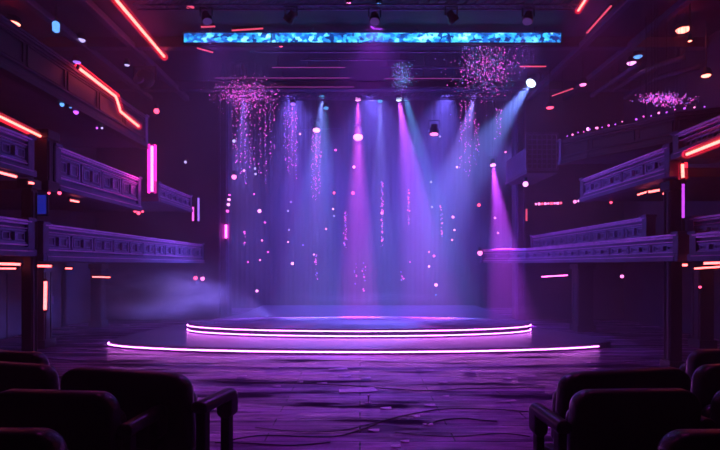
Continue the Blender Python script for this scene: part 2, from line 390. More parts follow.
# lattice-fronted box high beside the stage
root = thing('lattice_box', 'small lattice-fronted box high on the right beside the stage', 'box seat', (6.9, 19.2, 6.0))
MB().box((7.0, 20.6, 6.0), (1.2, 2.8, .14)).build('deck', M['deck'], root)
mb = MB()
for i in range(7): mb.bar((6.42 + i * .19, 19.2, 6.05), (6.42 + i * .19, 19.2, 7.4), .03, .03)
for i in range(8): mb.bar((6.4, 19.2, 6.1 + i * .185), (7.58, 19.2, 6.1 + i * .185), .03, .03)
mb.build('lattice', M['orn'], root)
mb = MB()
for a, b in (((6.4, 6.05), (6.4, 7.45)), ((7.58, 6.05), (7.58, 7.45)), ((6.4, 7.45), (7.58, 7.45)), ((6.4, 6.05), (7.58, 6.05))): mb.bar((a[0], 19.2, a[1]), (b[0], 19.2, b[1]), .08, .08)
mb.build('frame', M['truss'], root)
MB().box((6.45, 20.6, 6.5), (.06, 2.7, .9)).build('side_panel', M['fascia'], root)

# ------------------------------------------------------------------ stage
def arc(a, b, cx, cy, t0, t1, n): return [(cx + a * math.sin(t0 + (t1 - t0) * i / n), cy - b * math.cos(t0 + (t1 - t0) * i / n)) for i in range(n + 1)]
st = thing('stage_platform', 'wide low stage platform with one violet light line along its curved front', 'stage', (0, 18, 0))
edge = arc(7.45, 1.62, 0, 14.95, -PI / 2, PI / 2, 96)
poly = edge + [(7.45, 15.6), (6.4, 17.6), (6.4, 27.8), (-5.4, 27.8), (-5.4, 22.6), (-7.2, 17.6), (-7.45, 15.6)]
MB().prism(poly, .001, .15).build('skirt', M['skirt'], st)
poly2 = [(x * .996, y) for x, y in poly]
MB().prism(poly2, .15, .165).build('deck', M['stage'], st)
e1 = arc(7.49, 1.66, 0, 14.95, -PI / 2 - .12, 1.14, 110)
MB().tube([(x, y, .085) for x, y in e1], .018, 8).build('light_strip', M['ring'], st)
dk = thing('stage_disc', 'oval raised disc on the stage ringed by two violet light lines', 'stage', (0, 17.05, .165))
el = lambda a, b, n=128: [(-.03 + a * math.sin(2 * PI * i / n), 17.05 - b * math.cos(2 * PI * i / n)) for i in range(n)]
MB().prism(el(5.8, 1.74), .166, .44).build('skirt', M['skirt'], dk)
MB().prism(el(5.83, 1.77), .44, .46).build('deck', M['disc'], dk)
mb = MB()
for k in (.93, .85, .76, .66, .54, .4): mb.tube([(x, y, .461) for x, y in el(5.8 * k, 1.74 * k)], .012, 5, closed=True)
mb.build('deck_groove', M['inlay'], dk)
for z in (.225, .375):
    e2 = arc(5.83, 1.77, -.03, 17.05, -PI / 2 - .1, PI / 2 + .06, 110)
    MB().tube([(x, y, z) for x, y in e2], .016, 8).build('light_strip', M['ring'], dk)

# ------------------------------------------------------------------ LED ticker across the ceiling
Ys = 15.9; a, b = P(184, 33, Ys), P(561, 42, Ys)
sg = thing('led_screen', 'long narrow blue LED screen spanning the ceiling above the stage', 'screen', ((a.x + b.x) / 2, Ys, b.z))
MB().box(((a.x + b.x) / 2, Ys + .12, (a.z + b.z) / 2), (b.x - a.x + .12, .2, a.z - b.z + .08)).build('housing', M['black'], sg, bevel=.02)
for x0, x1 in ((a.x, a.x + 2.75), (a.x + 2.79, b.x)):
    mb = MB(); nx = 1; mb.box(((x0 + x1) / 2, Ys + .005, (a.z + b.z) / 2), (x1 - x0, .03, a.z - b.z)); mb.build('display', M['led'], sg)
for x in (a.x + .8, -1.5, 1.8, b.x - .8):
    MB().box((x, Ys + .14, (a.z + CZ) / 2 + .04), (.06, .06, CZ - a.z - .06)).build('hanger', M['truss'], sg)

# ------------------------------------------------------------------ neon
def halo_mat(name, col, st):
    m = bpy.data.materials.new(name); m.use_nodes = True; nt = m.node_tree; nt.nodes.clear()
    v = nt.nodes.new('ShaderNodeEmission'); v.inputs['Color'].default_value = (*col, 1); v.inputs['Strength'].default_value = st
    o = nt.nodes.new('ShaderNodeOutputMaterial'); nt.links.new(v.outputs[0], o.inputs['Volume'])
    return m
HALO = {'red': halo_mat('red_halo', (1, .015, .03), .5), 'pink': halo_mat('pink_halo', (1, .02, .4), .5)}  # added glowing volume around the tubes, imitates a bloom halo
def neon(label, pts, r=.03, mat='red', backing=True, name='neon_tube', group=None):
    pts = [Vector(p) for p in pts]
    root = thing(name, label, 'neon light', pts[0], group)
    MB().tube(pts, r, 8).build('tube', M[mat], root, smooth=True)
    if name == 'neon_tube' and mat in HALO: MB().tube(pts, r * 3.0, 12).build('halo_sleeve', HALO[mat], root, smooth=True)
    if backing:
        off = Vector((0, 0, r + .03)); mb = MB()
        if abs((pts[-1] - pts[0]).normalized().z) > .9:
            off = Vector((0, r + .03, 0))
        for p, q in zip(pts, pts[1:]): mb.bar(p + off, q + off, .07, .035)
        mb.build('channel', M['black'], root)
        for p in (pts[0], pts[-1]): MB().ball(p, r * 1.35, 8).build('end_cap', M['black'], root)
    return root
zc = CZ - .45
Yn = lambda py, z: F * (z - EYE) / (HY - py)
def PZ(px, py, z):
    Y = Yn(py, z); return P(px, py, Y)
neon('long straight red neon slanting down from the top edge, left ceiling', [PZ(108, -10, 9.5), PZ(164.5, 57, 9.5)], .042)
neon('short red neon at the top edge, right ceiling', [PZ(592, -10, 9.5), PZ(578, 11, 9.5)], .03)
px3 = lambda px, z, x=-XB - .24: Vector((x + .0, x * F / (px - CX), z))
x3 = -XB + .16
neon('stepped red neon with a kink along the left top gallery', [px3(78, 7.12, x3), px3(116, 7.05, x3), px3(119, 6.85, x3), px3(120.5, 6.72, x3), px3(139, 6.62, x3)], .034)
neon('slanting red neon along the rail of the near left balcony', [Vector((-XB, 8.2, 5.32)), px3(41, 5.18, -XB)], .026)
neon('slanting red neon under the near right upper balcony railing', [Vector((XB - .34, 7.4, 4.72)), px3(686, 4.62, XB - .34)], .03)
neon('short upright red neon below the right balcony corner', [P(682.5, 163, 10.75), P(683, 179, 10.75)], .03)
neon('upright bright pink neon on the left gallery front', [P(152, 145, 15.6), P(152, 193, 15.6)], .045, 'pink')
neon('upright red neon in the dark below the left balcony', [P(45.5, 280, 13.6), P(45, 311, 13.6)], .04, 'redlow')
neon('small upright pink tube on the left stage upright', [P(226, 224, 21.7), P(226, 239, 21.7)], .05, 'pink')
for i, (x0, x1, y, zz) in enumerate(((-20, 22, 264, 2.42), (30, 53, 266, 2.38), (-20, 17, 268.5, 2.3))):
    pass
def strip(label, px0, py0, px1, py1, Y, r=.024, mat='redlow', dY=.0):
    return neon(label, [P(px0, py0, Y), P(px1, py1, Y + dY)], r, mat, True, 'strip_light')
strip('red strip light under the near left lower balcony at the frame edge', -6, 263.6, 22, 264.4, 10.2)
strip('red strip light right of the dark column under the left balcony', 30, 265.8, 53, 266.2, 11.2)
strip('dimmer red strip below the two bright ones at the left frame edge', -6, 268.4, 17, 268.6, 12.4, .02, 'redlow')
strip('short faint pink strip under the left lower balcony', 65, 268.3, 73, 268.6, 13.6, .02)
strip('pink strip light above the smoke under the left balcony', 92, 276.8, 111, 277.3, 15.6, .02)
strip('red strip hugging the right frame edge under the balcony, upper one', 702, 263.4, 726, 262.6, 10.2)
strip('red strip hugging the right frame edge under the balcony, lower one', 693, 268.6, 726, 266.4, 11.4, .02)
strip('short bright red strip left of the pair at the right frame edge', 675, 265.2, 688, 265.0, 12.2, .028)
strip('dim magenta strip under the right lower balcony near the stage', 541, 276.8, 568, 275.2, 19.5, .022, 'pink')
strip('red strip under the left upper balcony at the frame edge', -6, 171, 17, 177, 9.4, .024, 'redlow', .5)
strip('tiny red strip beside the column under the left upper balcony', 27, 182.6, 34, 183.4, 10.0, .022, 'redlow', .2)
strip('short pink strip under the left upper balcony past the column', 69, 200, 79, 202, 12.2, .022, 'redlow', .4)
strip('slanting pink strip under the right upper balcony', 637, 195, 651, 190.6, 13.0, .02, 'redlow', -.3)
strip('middle pink strip under the right upper balcony', 648, 192.2, 661, 189.8, 12.4, .026, 'redlow', -.3)
strip('rightmost pink strip under the right upper balcony', 662, 194, 670, 193, 11.8, .022, 'redlow', -.1)
# glowing pole below the corner
po = thing('light_pole', 'slim pole glowing violet below the right balcony corner', 'pole', P(683.2, 222, 10.78))
MB().tube([P(683.2, 184, 10.78), P(683.2, 218, 10.78)], .028, 8).build('pole', M['purple'], po, smooth=True)
MB().tube([P(683.2, 181, 10.78), P(683.2, 184, 10.78)], .045, 8).tube([P(683.2, 218, 10.78), P(683.2, 236, 10.78)], .035, 8).build('collar', M['black'], po)

# blue lit glass between the tiers at the column
gp = thing('lit_panel', 'blue lit ribbed glass panel beside the left column', 'panel', P(41, 214, 11.5))
g0, g1 = P(36, 195, 11.5), P(46, 214, 11.5)
mb = MB()
for i in range(4):
    x = g0.x + (g1.x - g0.x) * (i + .5) / 4; mb.box((x, 11.5, (g0.z + g1.z) / 2), ((g1.x - g0.x) / 4 * .8, .03, g0.z - g1.z))
mb.build('glass', M['blueglass'], gp)
MB().box(((g0.x + g1.x) / 2, 11.54, (g0.z + g1.z) / 2), (g1.x - g0.x + .08, .03, g0.z - g1.z + .08)).build('frame', M['black'], gp)
gp2 = thing('lit_panel', 'narrow blue lit upright strip left of the column', 'panel', P(26.5, 216, 11.5))
g0, g1 = P(25, 188, 11.5), P(28.5, 216, 11.5)
MB().box(((g0.x + g1.x) / 2, 11.5, (g0.z + g1.z) / 2), (g1.x - g0.x, .03, g0.z - g1.z)).build('glass', M['blueglass'], gp2)
MB().box(((g0.x + g1.x) / 2, 11.54, (g0.z + g1.z) / 2), (g1.x - g0.x + .06, .03, g0.z - g1.z + .06)).build('frame', M['black'], gp2)

# ------------------------------------------------------------------ lamps with beams
def spot_lamp(label, pos, target, lens_mat, col, power, ang, blend=.5, r=.2, hang=None, light=True, rad=.08, name='stage_spotlight', cat='spotlight'):
    pos, target = Vector(pos), Vector(target); d = (target - pos).normalized()
    root = thing(name, label, cat, pos)
    rot = d.to_track_quat('-Z', 'Y').to_matrix().to_4x4(); mt = Matrix.Translation(pos) @ rot
    L = r * 2.4
    prof = [(r * .45, L), (r * .8, L * .92), (r * .85, L * .45), (r * 1.08, L * .40), (r * 1.12, .0), (r * 1.0, -.02), (r * .98, .03)]
    MB().lathe(prof[::-1], 20, mt).build('lamp_body', M['black'], root, smooth=False)
    MB().lathe([(r * .95, -.012), (r * .93, .02)], 20, mt).build('lens', TINY[lens_mat], root)
    top = pos - d * (L * .55)
    hz = hang if hang is not None else CZ - .02
    y = MB(); sx = Vector((1, 0, 0))
    for s in (-1, 1): y.bar(top + sx * (s * r * 1.25), top + sx * (s * r * 1.25) + Vector((0, 0, r * 1.9)), .03, .05)
    y.bar(top - sx * (r * 1.32) + Vector((0, 0, r * 1.9)), top + sx * (r * 1.32) + Vector((0, 0, r * 1.9)), .05, .03)
    y.build('yoke', M['black'], root)
    if hz > top.z + r * 1.9 + .02:
        MB().tube([top + Vector((0, 0, r * 1.9)), Vector((top.x, top.y, hz))], .022, 6).build('hanger', M['black'], root)
    if light:
        ld = bpy.data.lights.new('beam', 'SPOT'); ld.energy = power; ld.color = col; ld.spot_size = math.radians(ang); ld.spot_blend = blend; ld.shadow_soft_size = rad
        lo = bpy.data.objects.new('beam', ld); COL.objects.link(lo); lo.parent = root
        lo.matrix_local = Matrix.Translation(d * .05) @ rot
    return root
SY = 22.9
K, KW, KF = 2.1, .105, .85
PINK, VIO, BLU, CYB, MAG = (1, .16, .95), (.38, .09, 1), (.2, .27, 1), (.16, .42, 1), (1, .08, .7)
beams = [  # label, lamp px, target px, lens, colour, W, angle, blend, radius
    ('pink spotlight hung highest left of centre, straight down', (358, 99), (358, 300), 'lensp', (.8, .08, 1), 32000, 12, .5, .15),
    ('white-lensed spotlight hung between pink and violet ones', (380, 101), (380, 300), 'beadb', (.28, .3, 1), 13000, 12, .6, .12),
    ('spotlight throwing a violet beam slanting right, at centre', (399, 99), (434, 290), 'lensw', (.5, .09, 1), 38000, 17, .7, .14),
    ('spotlight throwing a blue beam to the right from the centre', (403, 87), (462, 190), 'beadb', (.13, .38, 1), 17000, 14, .7, .14),
    ('left blue spotlight under the sparkling strands', (322, 97), (308, 300), 'beadb', (.2, .28, 1), 15000, 19, .6, .15),
    ('small cyan spotlight right of the left blue one', (326, 108), (332, 300), 'beadb', (.1, .42, 1), 6000, 13, .7, .12),
    ('low pink spotlight on a drop rod shining straight down', (358, 137), (361, 330), 'lensp', (.9, .1, 1), 12000, 11, .6, .24),
    ('bright pink spotlight on the short left batten', (316.5, 130), (317, 330), 'lensp', (.55, .14, 1), 8000, 12, .7, .17),
    ('violet spotlight low on the right throwing a slanting beam', (493, 165), (513, 300), 'lensp', (.55, .06, 1), 38000, 17, .7, .13),
    ('dim violet spotlight right of centre aimed left', (474, 97), (420, 230), 'beadv', (.3, .2, 1), 14000, 24, .8, .13),
    ('dim violet spotlight above the left strands', (293, 104), (294, 300), 'beadv', (.45, .14, 1), 11000, 13, .6, .13),
    ('leftmost blue spotlight above the strands', (243, 95), (246, 300), 'beadv', (.3, .16, 1), 11000, 18, .7, .13),
]
for i, (lb, p, t, lm, c, pw, an, bl, r) in enumerate(beams):
    sy = SY + {3: .7, 5: .7, 6: .8}.get(i, 0)
    spot_lamp(lb, P(*p, sy), P(t[0], 330, 19.0), lm, c, pw * K, an, bl, r, hang=11.6)
spot_lamp('large moving head with pale cyan lens high right of the stage', P(531, 83, 19.7), P(452, 190, 17.6), 'lensw', (.17, .27, 1), 16000 * K, 24, .8, .2)
spot_lamp('pink tilted spotlight on a drop rod right of centre, no beam', P(434, 134, SY), P(430, 300, 21.6), 'pink', MAG, 0, 20, .5, .2, hang=11.6, light=False)
# added fill lamps for the floor, balconies, rails and seats
wash = [
    ('added left violet wash lamp on the front truss', (-4.2, 13.75, 9.1), (-1.5, 10.5, 0), VIO, 8000, 60),
    ('added middle violet wash lamp on the front truss', (0.4, 13.75, 9.1), (0.2, 8.8, 0), (.46, .045, 1), 15000, 60),
    ('added right violet wash lamp on the front truss', (4.6, 13.75, 9.1), (2.0, 10.5, 0), VIO, 8000, 60),
    ('added left magenta lamp under the ceiling above the left balcony rails', (-5.2, 11.9, 9.1), (-7.0, 14.5, 3.5), (1, .06, .6), 1900, 100),
    ('added right magenta lamp under the ceiling above the right balcony rails', (5.4, 11.9, 9.1), (7.0, 14.5, 3.5), (1, .06, .6), 1900, 100),
    ('added left magenta lamp above the left seats', (-3.0, 7.2, 9.3), (-2.4, 4.6, 1.5), (1, .06, .7), 1500, 70),
    ('added right magenta lamp above the right seats', (3.2, 7.2, 9.3), (2.4, 4.6, 1.5), (1, .06, .7), 1500, 70),
    ('added left blue lamp of the front truss aimed at the left balconies', (-2.0, 13.75, 9.1), (-7.0, 15.5, 3.5), (.22, .2, 1), 5000, 75),
    ('added right blue lamp of the front truss aimed at the right balconies', (2.6, 13.75, 9.1), (7.0, 15.5, 3.4), (.22, .2, 1), 5000, 75),
]
for lb, p, t, c, pw, an in wash:
    spot_lamp(lb, p, t, 'dim', c, pw * KW, an, .9, .13, rad=.2, hang=9.48 if p[1] > 13 else CZ, name='added_wash_light', cat='stage light')
# added flood lamps, out of view, that fill the haze and the backdrop
flood = [
    ('added blue flood lamp hidden high in the left of the stage loft', (-3.6, 24.6, 11.25), (-1.5, 27.5, 2.0), (.17, .12, 1), 16000, 80),
    ('added blue flood lamp high in the middle of the stage loft', (0.6, 24.6, 11.25), (0.6, 20.5, 0), (.17, .12, 1), 16000, 80),
    ('added blue flood lamp hidden high in the right of the stage loft', (4.4, 24.6, 11.25), (2.5, 27.5, 2.0), (.17, .12, 1), 16000, 80),
]
flood += [('added violet side lamp in the left wing, upper', (-8.2, 24.2, 7.6), (4, 25, 5.5), (.20, .12, 1), 4500, 110), ('added blue side lamp in the left wing, lower', (-8.2, 25.3, 3.6), (4, 24.6, 3.0), (.12, .12, 1), 2200, 110),
          ('added violet side lamp in the right wing, upper', (8.4, 24.2, 7.6), (-4, 25, 5.5), (.20, .12, 1), 4500, 110), ('added blue side lamp in the right wing, lower', (8.4, 25.3, 3.6), (-4, 24.6, 3.0), (.12, .12, 1), 2200, 110)]
for lb, p, t, c, pw, an in flood:
    spot_lamp(lb, p, t, 'beadb', c, pw * KF, an, 1.0, .16, rad=.25, hang=11.6, name='added_flood_light', cat='stage light')

spot_lamp('added small violet uplight on the floor beside the stage, aimed at the smoke', (-3.2, 19.5, .27), P(150, 288, 18.2), 'dim', (.24, .17, 1), 3000, 75, .9, .06, rad=.1, hang=0, name='added_uplight', cat='stage light')  # added lamp to brighten the smoke bank on the left
# front truss
def truss(label, x0, x1, y, z, s=.3):
    root = thing('lighting_truss', label, 'truss', ((x0 + x1) / 2, y, z))
    mb = MB(); ch = [(0, s / 2), (s / 2, -s / 2), (-s / 2, -s / 2)]
    for dy, dz in ch: mb.tube([(x0, y + dy, z + dz), (x1, y + dy, z + dz)], .025, 6)
    mb.build('chord', M['truss'], root)
    n = int((x1 - x0) / s); mb = MB()
    for i in range(n):
        xa, xb_ = x0 + (x1 - x0) * i / n, x0 + (x1 - x0) * (i + 1) / n
        mb.bar((xa, y - s / 2, z - s / 2), (xb_, y, z + s / 2), .018, .018); mb.bar((xa, y + s / 2, z - s / 2), (xb_, y, z + s / 2), .018, .018); mb.bar((xa, y - s / 2, z - s / 2), (xb_, y + s / 2, z - s / 2), .018, .018)
    mb.build('lacing', M['truss'], root)
    for x in (x0 + .6, x1 - .6): MB().tube([(x, y, z + s / 2), (x, y, CZ)], .015, 6).build('hanger', M['wire'], root)
truss('front lighting truss hung before the blue LED screen', -6.2, 5.95, 13.75, 9.62, .26)
truss('rear lighting truss just before the stage opening', -5.2, 6.2, 21.4, 9.66, .24)
# battens
def batten(label, px0, px1, py, z, r=.03, mat='truss'):
    a, b = PZ(px0, py, z), PZ(px1, py, z)
    root = thing('batten', label, 'batten', (a + b) / 2)
    MB().tube([a, b], r, 8).build('pipe', M[mat], root)
    for t in (.08, .5, .92):
        p = a.lerp(b, t); MB().tube([p, Vector((p.x, p.y, CZ if p.y < PY else 11.6))], .01, 5).build('hanger', M['wire'], root)
    return root
for i, (x0, x1, y) in enumerate(((250, 470, 52), (300, 415, 60), (272, 345, 67.5), (380, 470, 67.5), (215, 350, 78), (384, 462, 78.5), (215, 354, 87), (380, 520, 87.5))):
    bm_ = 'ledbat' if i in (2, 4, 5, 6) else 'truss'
    nm = ['highest, just behind the blue screen', 'second down, short and central', 'third down, left of centre', 'third down, right of centre', 'lit pink, upper left of the strands', 'lit pink, upper right of centre', 'lowest, above the left strands', 'lowest, right of the blue glitter'][i]
    batten('ceiling batten pipe, ' + nm, x0, x1, y, 9.62 if i != 1 else 9.5, .016 if bm_ == 'ledbat' else .03, bm_)
ba = thing('batten', 'short cyan-lit batten on the left carrying the bright pink spotlight', 'batten', P(320, 128, SY + .25))
MB().tube([P(300, 130, SY + .3), P(341, 128.5, SY + .3)], .022, 8).build('pipe', M['truss'], ba)
for px in (303, 338): MB().tube([P(px, 129.4, SY + .3), Vector((P(px, 129, SY + .3).x, SY + .3, 11.6))], .01, 5).build('hanger', M['wire'], ba)
# salmon light bars glinting on the ceiling
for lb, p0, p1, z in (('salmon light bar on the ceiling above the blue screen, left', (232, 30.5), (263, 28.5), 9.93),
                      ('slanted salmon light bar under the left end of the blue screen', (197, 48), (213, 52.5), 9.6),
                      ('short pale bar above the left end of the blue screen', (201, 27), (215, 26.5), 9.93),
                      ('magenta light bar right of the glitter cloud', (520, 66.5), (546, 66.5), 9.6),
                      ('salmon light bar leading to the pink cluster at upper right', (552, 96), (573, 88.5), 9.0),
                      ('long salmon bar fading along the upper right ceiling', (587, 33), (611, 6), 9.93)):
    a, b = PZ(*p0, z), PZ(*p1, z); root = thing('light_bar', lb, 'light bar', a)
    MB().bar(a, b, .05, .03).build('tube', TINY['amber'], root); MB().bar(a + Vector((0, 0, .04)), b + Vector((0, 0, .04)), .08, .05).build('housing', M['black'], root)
    MB().tube([(a + b) / 2 + Vector((0, 0, .06)), Vector((*((a + b) / 2).xy, CZ))], .012, 5).build('hanger', M['wire'], root)

# ceiling downlights and small lamps
def downlight(label, px, py, z, mat, w, col=None, pw=0, hang=None):
    p = PZ(px, py, z); root = thing('downlight', label, 'ceiling lamp', p)
    MB().lathe([(w * 1.25, .0), (w * 1.3, .05), (w * .9, .2), (w * .3, .26)], 18, Matrix.Translation(p)).build('housing', M['black'], root)
    MB().lathe([(w * .35, -w * .42), (w * .8, -w * .28), (w, 0), (w * 1.0, .01)], 18, Matrix.Translation(p)).build('lens', TINY[mat], root, smooth=True)
    if z < CZ - .3: MB().tube([p + Vector((0, 0, .2)), Vector((p.x, p.y, CZ))], .02, 6).build('hanger', M['black'], root)
    if pw:
        ld = bpy.data.lights.new('glow', 'POINT'); ld.energy = pw; ld.color = col; ld.shadow_soft_size = .08
        lo = bpy.data.objects.new('glow', ld); COL.objects.link(lo); lo.parent = root; lo.location = (0, 0, -w * .42 - .12)
    return root
RD = (1, .02, .03)
downlight('red-glowing downlight at upper left', 13, 23.5, 9.72, 'redlens', .19, RD, 10)
downlight('white downlight on the left ceiling, brightest of the white ones', 81, 40, 9.72, 'white', .13)
downlight('unlit-rimmed pale downlight left of the stepped neon', 77, 62, 9.72, 'beadv', .13)
downlight('small twin white lamp right of the stepped neon top', 127, 65, 9.72, 'white', .09)
downlight('large red-glowing downlight at upper right', 683, 29.5, 9.72, 'redlens', .2, RD, 14)
downlight('small red lamp just below the large red downlight', 690, 41, 8.9, 'redlens', .05)
downlight('pale pink downlight beside the blue one, right ceiling', 631.5, 63, 9.6, 'lensp', .15)
downlight('blue downlight beside the pale pink one, right ceiling', 638, 56.5, 9.6, 'blue', .14)
downlight('slanting red lamp near the right frame edge', 706, 75.5, 8.3, 'redlens', .13, RD, 8)
downlight('small red lamp at the left frame edge beside the gallery', 0, 73, 8.6, 'redlens', .12, RD, 8)
downlight('reddish lamp cluster on the ceiling left of centre', 190, 7, 9.72, 'amber', .12)
downlight('pink dot lamp at the top edge near centre', 349, 3.5, 9.8, 'pink', .07)
downlight('blue dot lamp at the top edge right of the pink one', 379, 4.2, 9.8, 'blue', .07)
downlight('red dot lamp under the blue screen, left part', 281, 46, 9.6, 'red', .06)
downlight('pink lamp cluster under the blue screen, right part', 474, 46, 9.75, 'amber', .14)
downlight('pink lamp on the ridge at upper right', 583, 84.5, 9.0, 'pink', .12)
downlight('magenta lamp hanging over the lattice box', 550, 107.5, 8.4, 'red', .13)
downlight('pale lamp at the right, under the top gallery', 646, 141, 6.2, 'white', .05)
# blue upright lamp, upper left
bl = thing('wall_lamp', 'upright blue lamp hanging at upper left', 'lamp', PZ(56, 31, 9.3))
p = PZ(56, 27, 9.3); MB().lathe([(.03, -.16), (.09, -.12), (.1, .1), (.06, .15)], 12, Matrix.Translation(p)).build('glass', TINY['blue'], bl, smooth=True)
MB().tube([p + Vector((0, 0, .15)), Vector((p.x, p.y, CZ))], .03, 8).build('stem', M['black'], bl)
# dark ball-shaped moving head at left
p = PZ(145, 79, 9.0); rt = thing('moving_head', 'dark rounded moving head hanging between the two red neons', 'stage light', p)
MB().ball(p, .33, 16).build('lamp_head', M['black'], rt, smooth=True)
MB().lathe([(.2, -.02), (.18, .04)], 16, Matrix.Translation(p + Vector((-.1, -.29, -.12))) @ Matrix.Rotation(PI / 2 - .4, 4, 'X')).build('lens', M['truss'], rt)
MB().bar(p + Vector((-.38, 0, -.05)), p + Vector((-.38, 0, .42)), .05, .08).bar(p + Vector((.38, 0, -.05)), p + Vector((.38, 0, .42)), .05, .08).bar(p + Vector((-.4, 0, .42)), p + Vector((.4, 0, .42)), .08, .05).build('yoke', M['black'], rt)
MB().tube([p + Vector((0, 0, .42)), Vector((p.x, p.y, CZ))], .03, 8).build('hanger', M['black'], rt)
# curved ceiling ducts, upper right
for lb, pp in (('upper curved bluish duct sweeping along the right ceiling', [(612, 92), (632, 78), (655, 66), (690, 56)]), ('middle curved bluish duct sweeping along the right ceiling', [(622, 100), (645, 84), (668, 74), (705, 66)]),
               ('lowest short bluish duct near the right ceiling lamps', [(590, 97), (606, 86), (624, 74), (642, 62)])):
    q = [PZ(a_, b_, 9.1) for a_, b_ in pp]; rt = thing('ceiling_duct', lb, 'duct', q[0])
    sm = []
    for i in range(len(q) - 1):
        for k in range(6): sm.append(q[i].lerp(q[i + 1], k / 6))
    sm.append(q[-1]); sm = [sum((sm[max(0, min(len(sm) - 1, i + d))] for d in (-3, -2, -1, 0, 1, 2, 3)), Vector()) / 7 for i in range(len(sm))]
    MB().tube(sm, .09, 10).build('pipe', M['beam'], rt, smooth=True)
    for i in range(2, len(sm) - 1, 6): MB().tube([sm[i] + Vector((0, 0, .08)), Vector((sm[i].x, sm[i].y, CZ))], .012, 5).build('hanger', M['wire'], rt)

# ------------------------------------------------------------------ rows of small lamps
def lamp_dot(label, p, r, mat, group=None, arm=None):
    root = thing('small_lamp', label, 'lamp', p, group)
    MB().ball(p, r, 8).build('bulb', TINY[mat], root, smooth=True)
    MB().lathe([(r * .6, 0), (r * .75, r * .7), (r * .75, r * 1.6)], 8, Matrix.Translation(Vector(p) + Vector((0, 0, r * .6)))).build('socket', M['black'], root)
def lamp_row(what, group, pts, mats, rr):
    n = len(pts)
    for i, p in enumerate(pts):
        m = mats if isinstance(mats, str) else mats[i % len(mats)]
        lamp_dot('%s, %s' % (what, ordinal(i, n)), p, rr[i % len(rr)], m, group)
tp = [(9.4, 13.2), (8.6, 13.6), (8.05, 14.5), (7.2, 15.6), (6.75, 16.6)]
pl = []
for (x0, y0), (x1, y1) in zip(tp, tp[1:]):
    k = max(2, int(math.hypot(x1 - x0, y1 - y0) / .19))
    for i in range(k):
        if R.random() < .82: pl.append(Vector((x0 + (x1 - x0) * i / k - .05, y0 + (y1 - y0) * i / k - .02, 6.62 + R.uniform(-.02, .03))))
pl.sort(key=lambda v: v.x / v.y); pl = pl[:19]
lamp_row('small pink lamp on the edge of the curved top gallery', 'pink lamps edging the curved top gallery', pl, ['violet', 'pink', 'violet', 'bead'], [.018, .03, .022])
lamp_row('pink lamp in the row above the right lower balcony', 'pink lamp row near the stage on the right', [P(536 + i * 3.1, 204 - i * .12, 19.8) for i in range(9)], ['pink', 'pink', 'red'], [.045, .06])
lamp_row('pink lamp in the rising row under the right upper balcony', 'rising pink lamp row on the right', [P(575, 201.6, 17), P(579, 200.8, 16.9), P(586, 199.5, 16.7), P(590, 198.5, 16.5), P(594, 197.2, 16.4), P(598, 196, 16.2), P(606.5, 195.9, 16)], ['pink', 'lensp'], [.06, .045])
lamp_row('red lamp in the trio under the right lower balcony', 'red lamps under the right balcony', [P(667.5, 280.5, 13.6), P(672.5, 281, 13.6), P(679, 280.5, 13.6)], ['red', 'red', 'redlens'], [.06, .05, .07])
lamp_row('tiny lamp under the left top gallery', 'tiny lamps under the left top gallery', [P(62, 104.5, 11.7), P(70.5, 106.3, 12.0), P(76, 112.0, 12.3), P(97, 128.0, 13.3), P(102, 128.0, 13.6)], ['blue', 'blue', 'violet', 'violet', 'white'], [.05, .045, .06, .03, .03])
lamp_row('small red lamp in the cluster below the pink neon', 'red lamp cluster below the pink neon', [P(135, 211, 15.8), P(138.5, 213, 15.7), P(142.5, 211.5, 15.8)], ['red', 'red', 'red'], [.05, .06, .04])
lamp_row('pink lamp of the pair beside the smoke', 'pair of pink lamps beside the smoke', [P(195.5, 278, 21.6), P(202.5, 278.5, 21.6)], ['red', 'pink'], [.09, .09])
lamp_row('red lamp under the corner block of the left upper balcony', 'red lamps under the corner block', [P(49, 193, 11.0), P(59.5, 193, 11.0)], ['red', 'red'], [.03, .04])
lamp_row('pale lamp on the lattice box side', 'lamps near the lattice box', [P(505.5, 152, 21.3), P(525, 152, 21.3), P(562, 151.5, 18.3), P(588, 129, 16.9), P(597, 128, 16.6)], ['pink', 'white', 'white', 'lensp', 'pink'], [.04, .06, .06, .06, .04])
for lb, p, r, m in (('round pale pink lamp right of the violet beam', P(525.5, 184, 18.8), .105, 'lensp'), ('pink lamp at the tip of the right lower balcony', P(480, 253, 21.2), .11, 'pink'),
                    ('pink lamp high on the left stage upright', P(234, 177, 21.6), .11, 'pink'), ('white lamp high on the left wall by the stage', P(185.5, 162, 21.6), .06, 'white'),
                    ('white lamp at the left edge of the strands', P(234, 141, 21.6), .075, 'white'), ('small red lamp under the stepped neon', P(156.5, 111, 16.4), .09, 'red'),
                    ('faint red lamp at far right under the balcony', P(700, 287, 13.8), .04, 'red'), ('pale lamp under the right balcony left of the red trio', P(622, 276.3, 16.5), .06, 'pink'),
                    ('red lamp low on the lattice wall bracket', P(611, 202.5, 15.2), .04, 'red')):
    lamp_dot(lb, p, r, m)
lamp_row('pink lamp of the vertical cluster on the left stage upright', 'vertical pink lamp cluster', [P(229.5, 195, 21.7), P(229, 199.5, 21.7), P(228.5, 204.5, 21.7), P(227.5, 211, 21.7)], ['bead', 'lensp', 'lensp', 'bead'], [.05, .07, .07, .07])
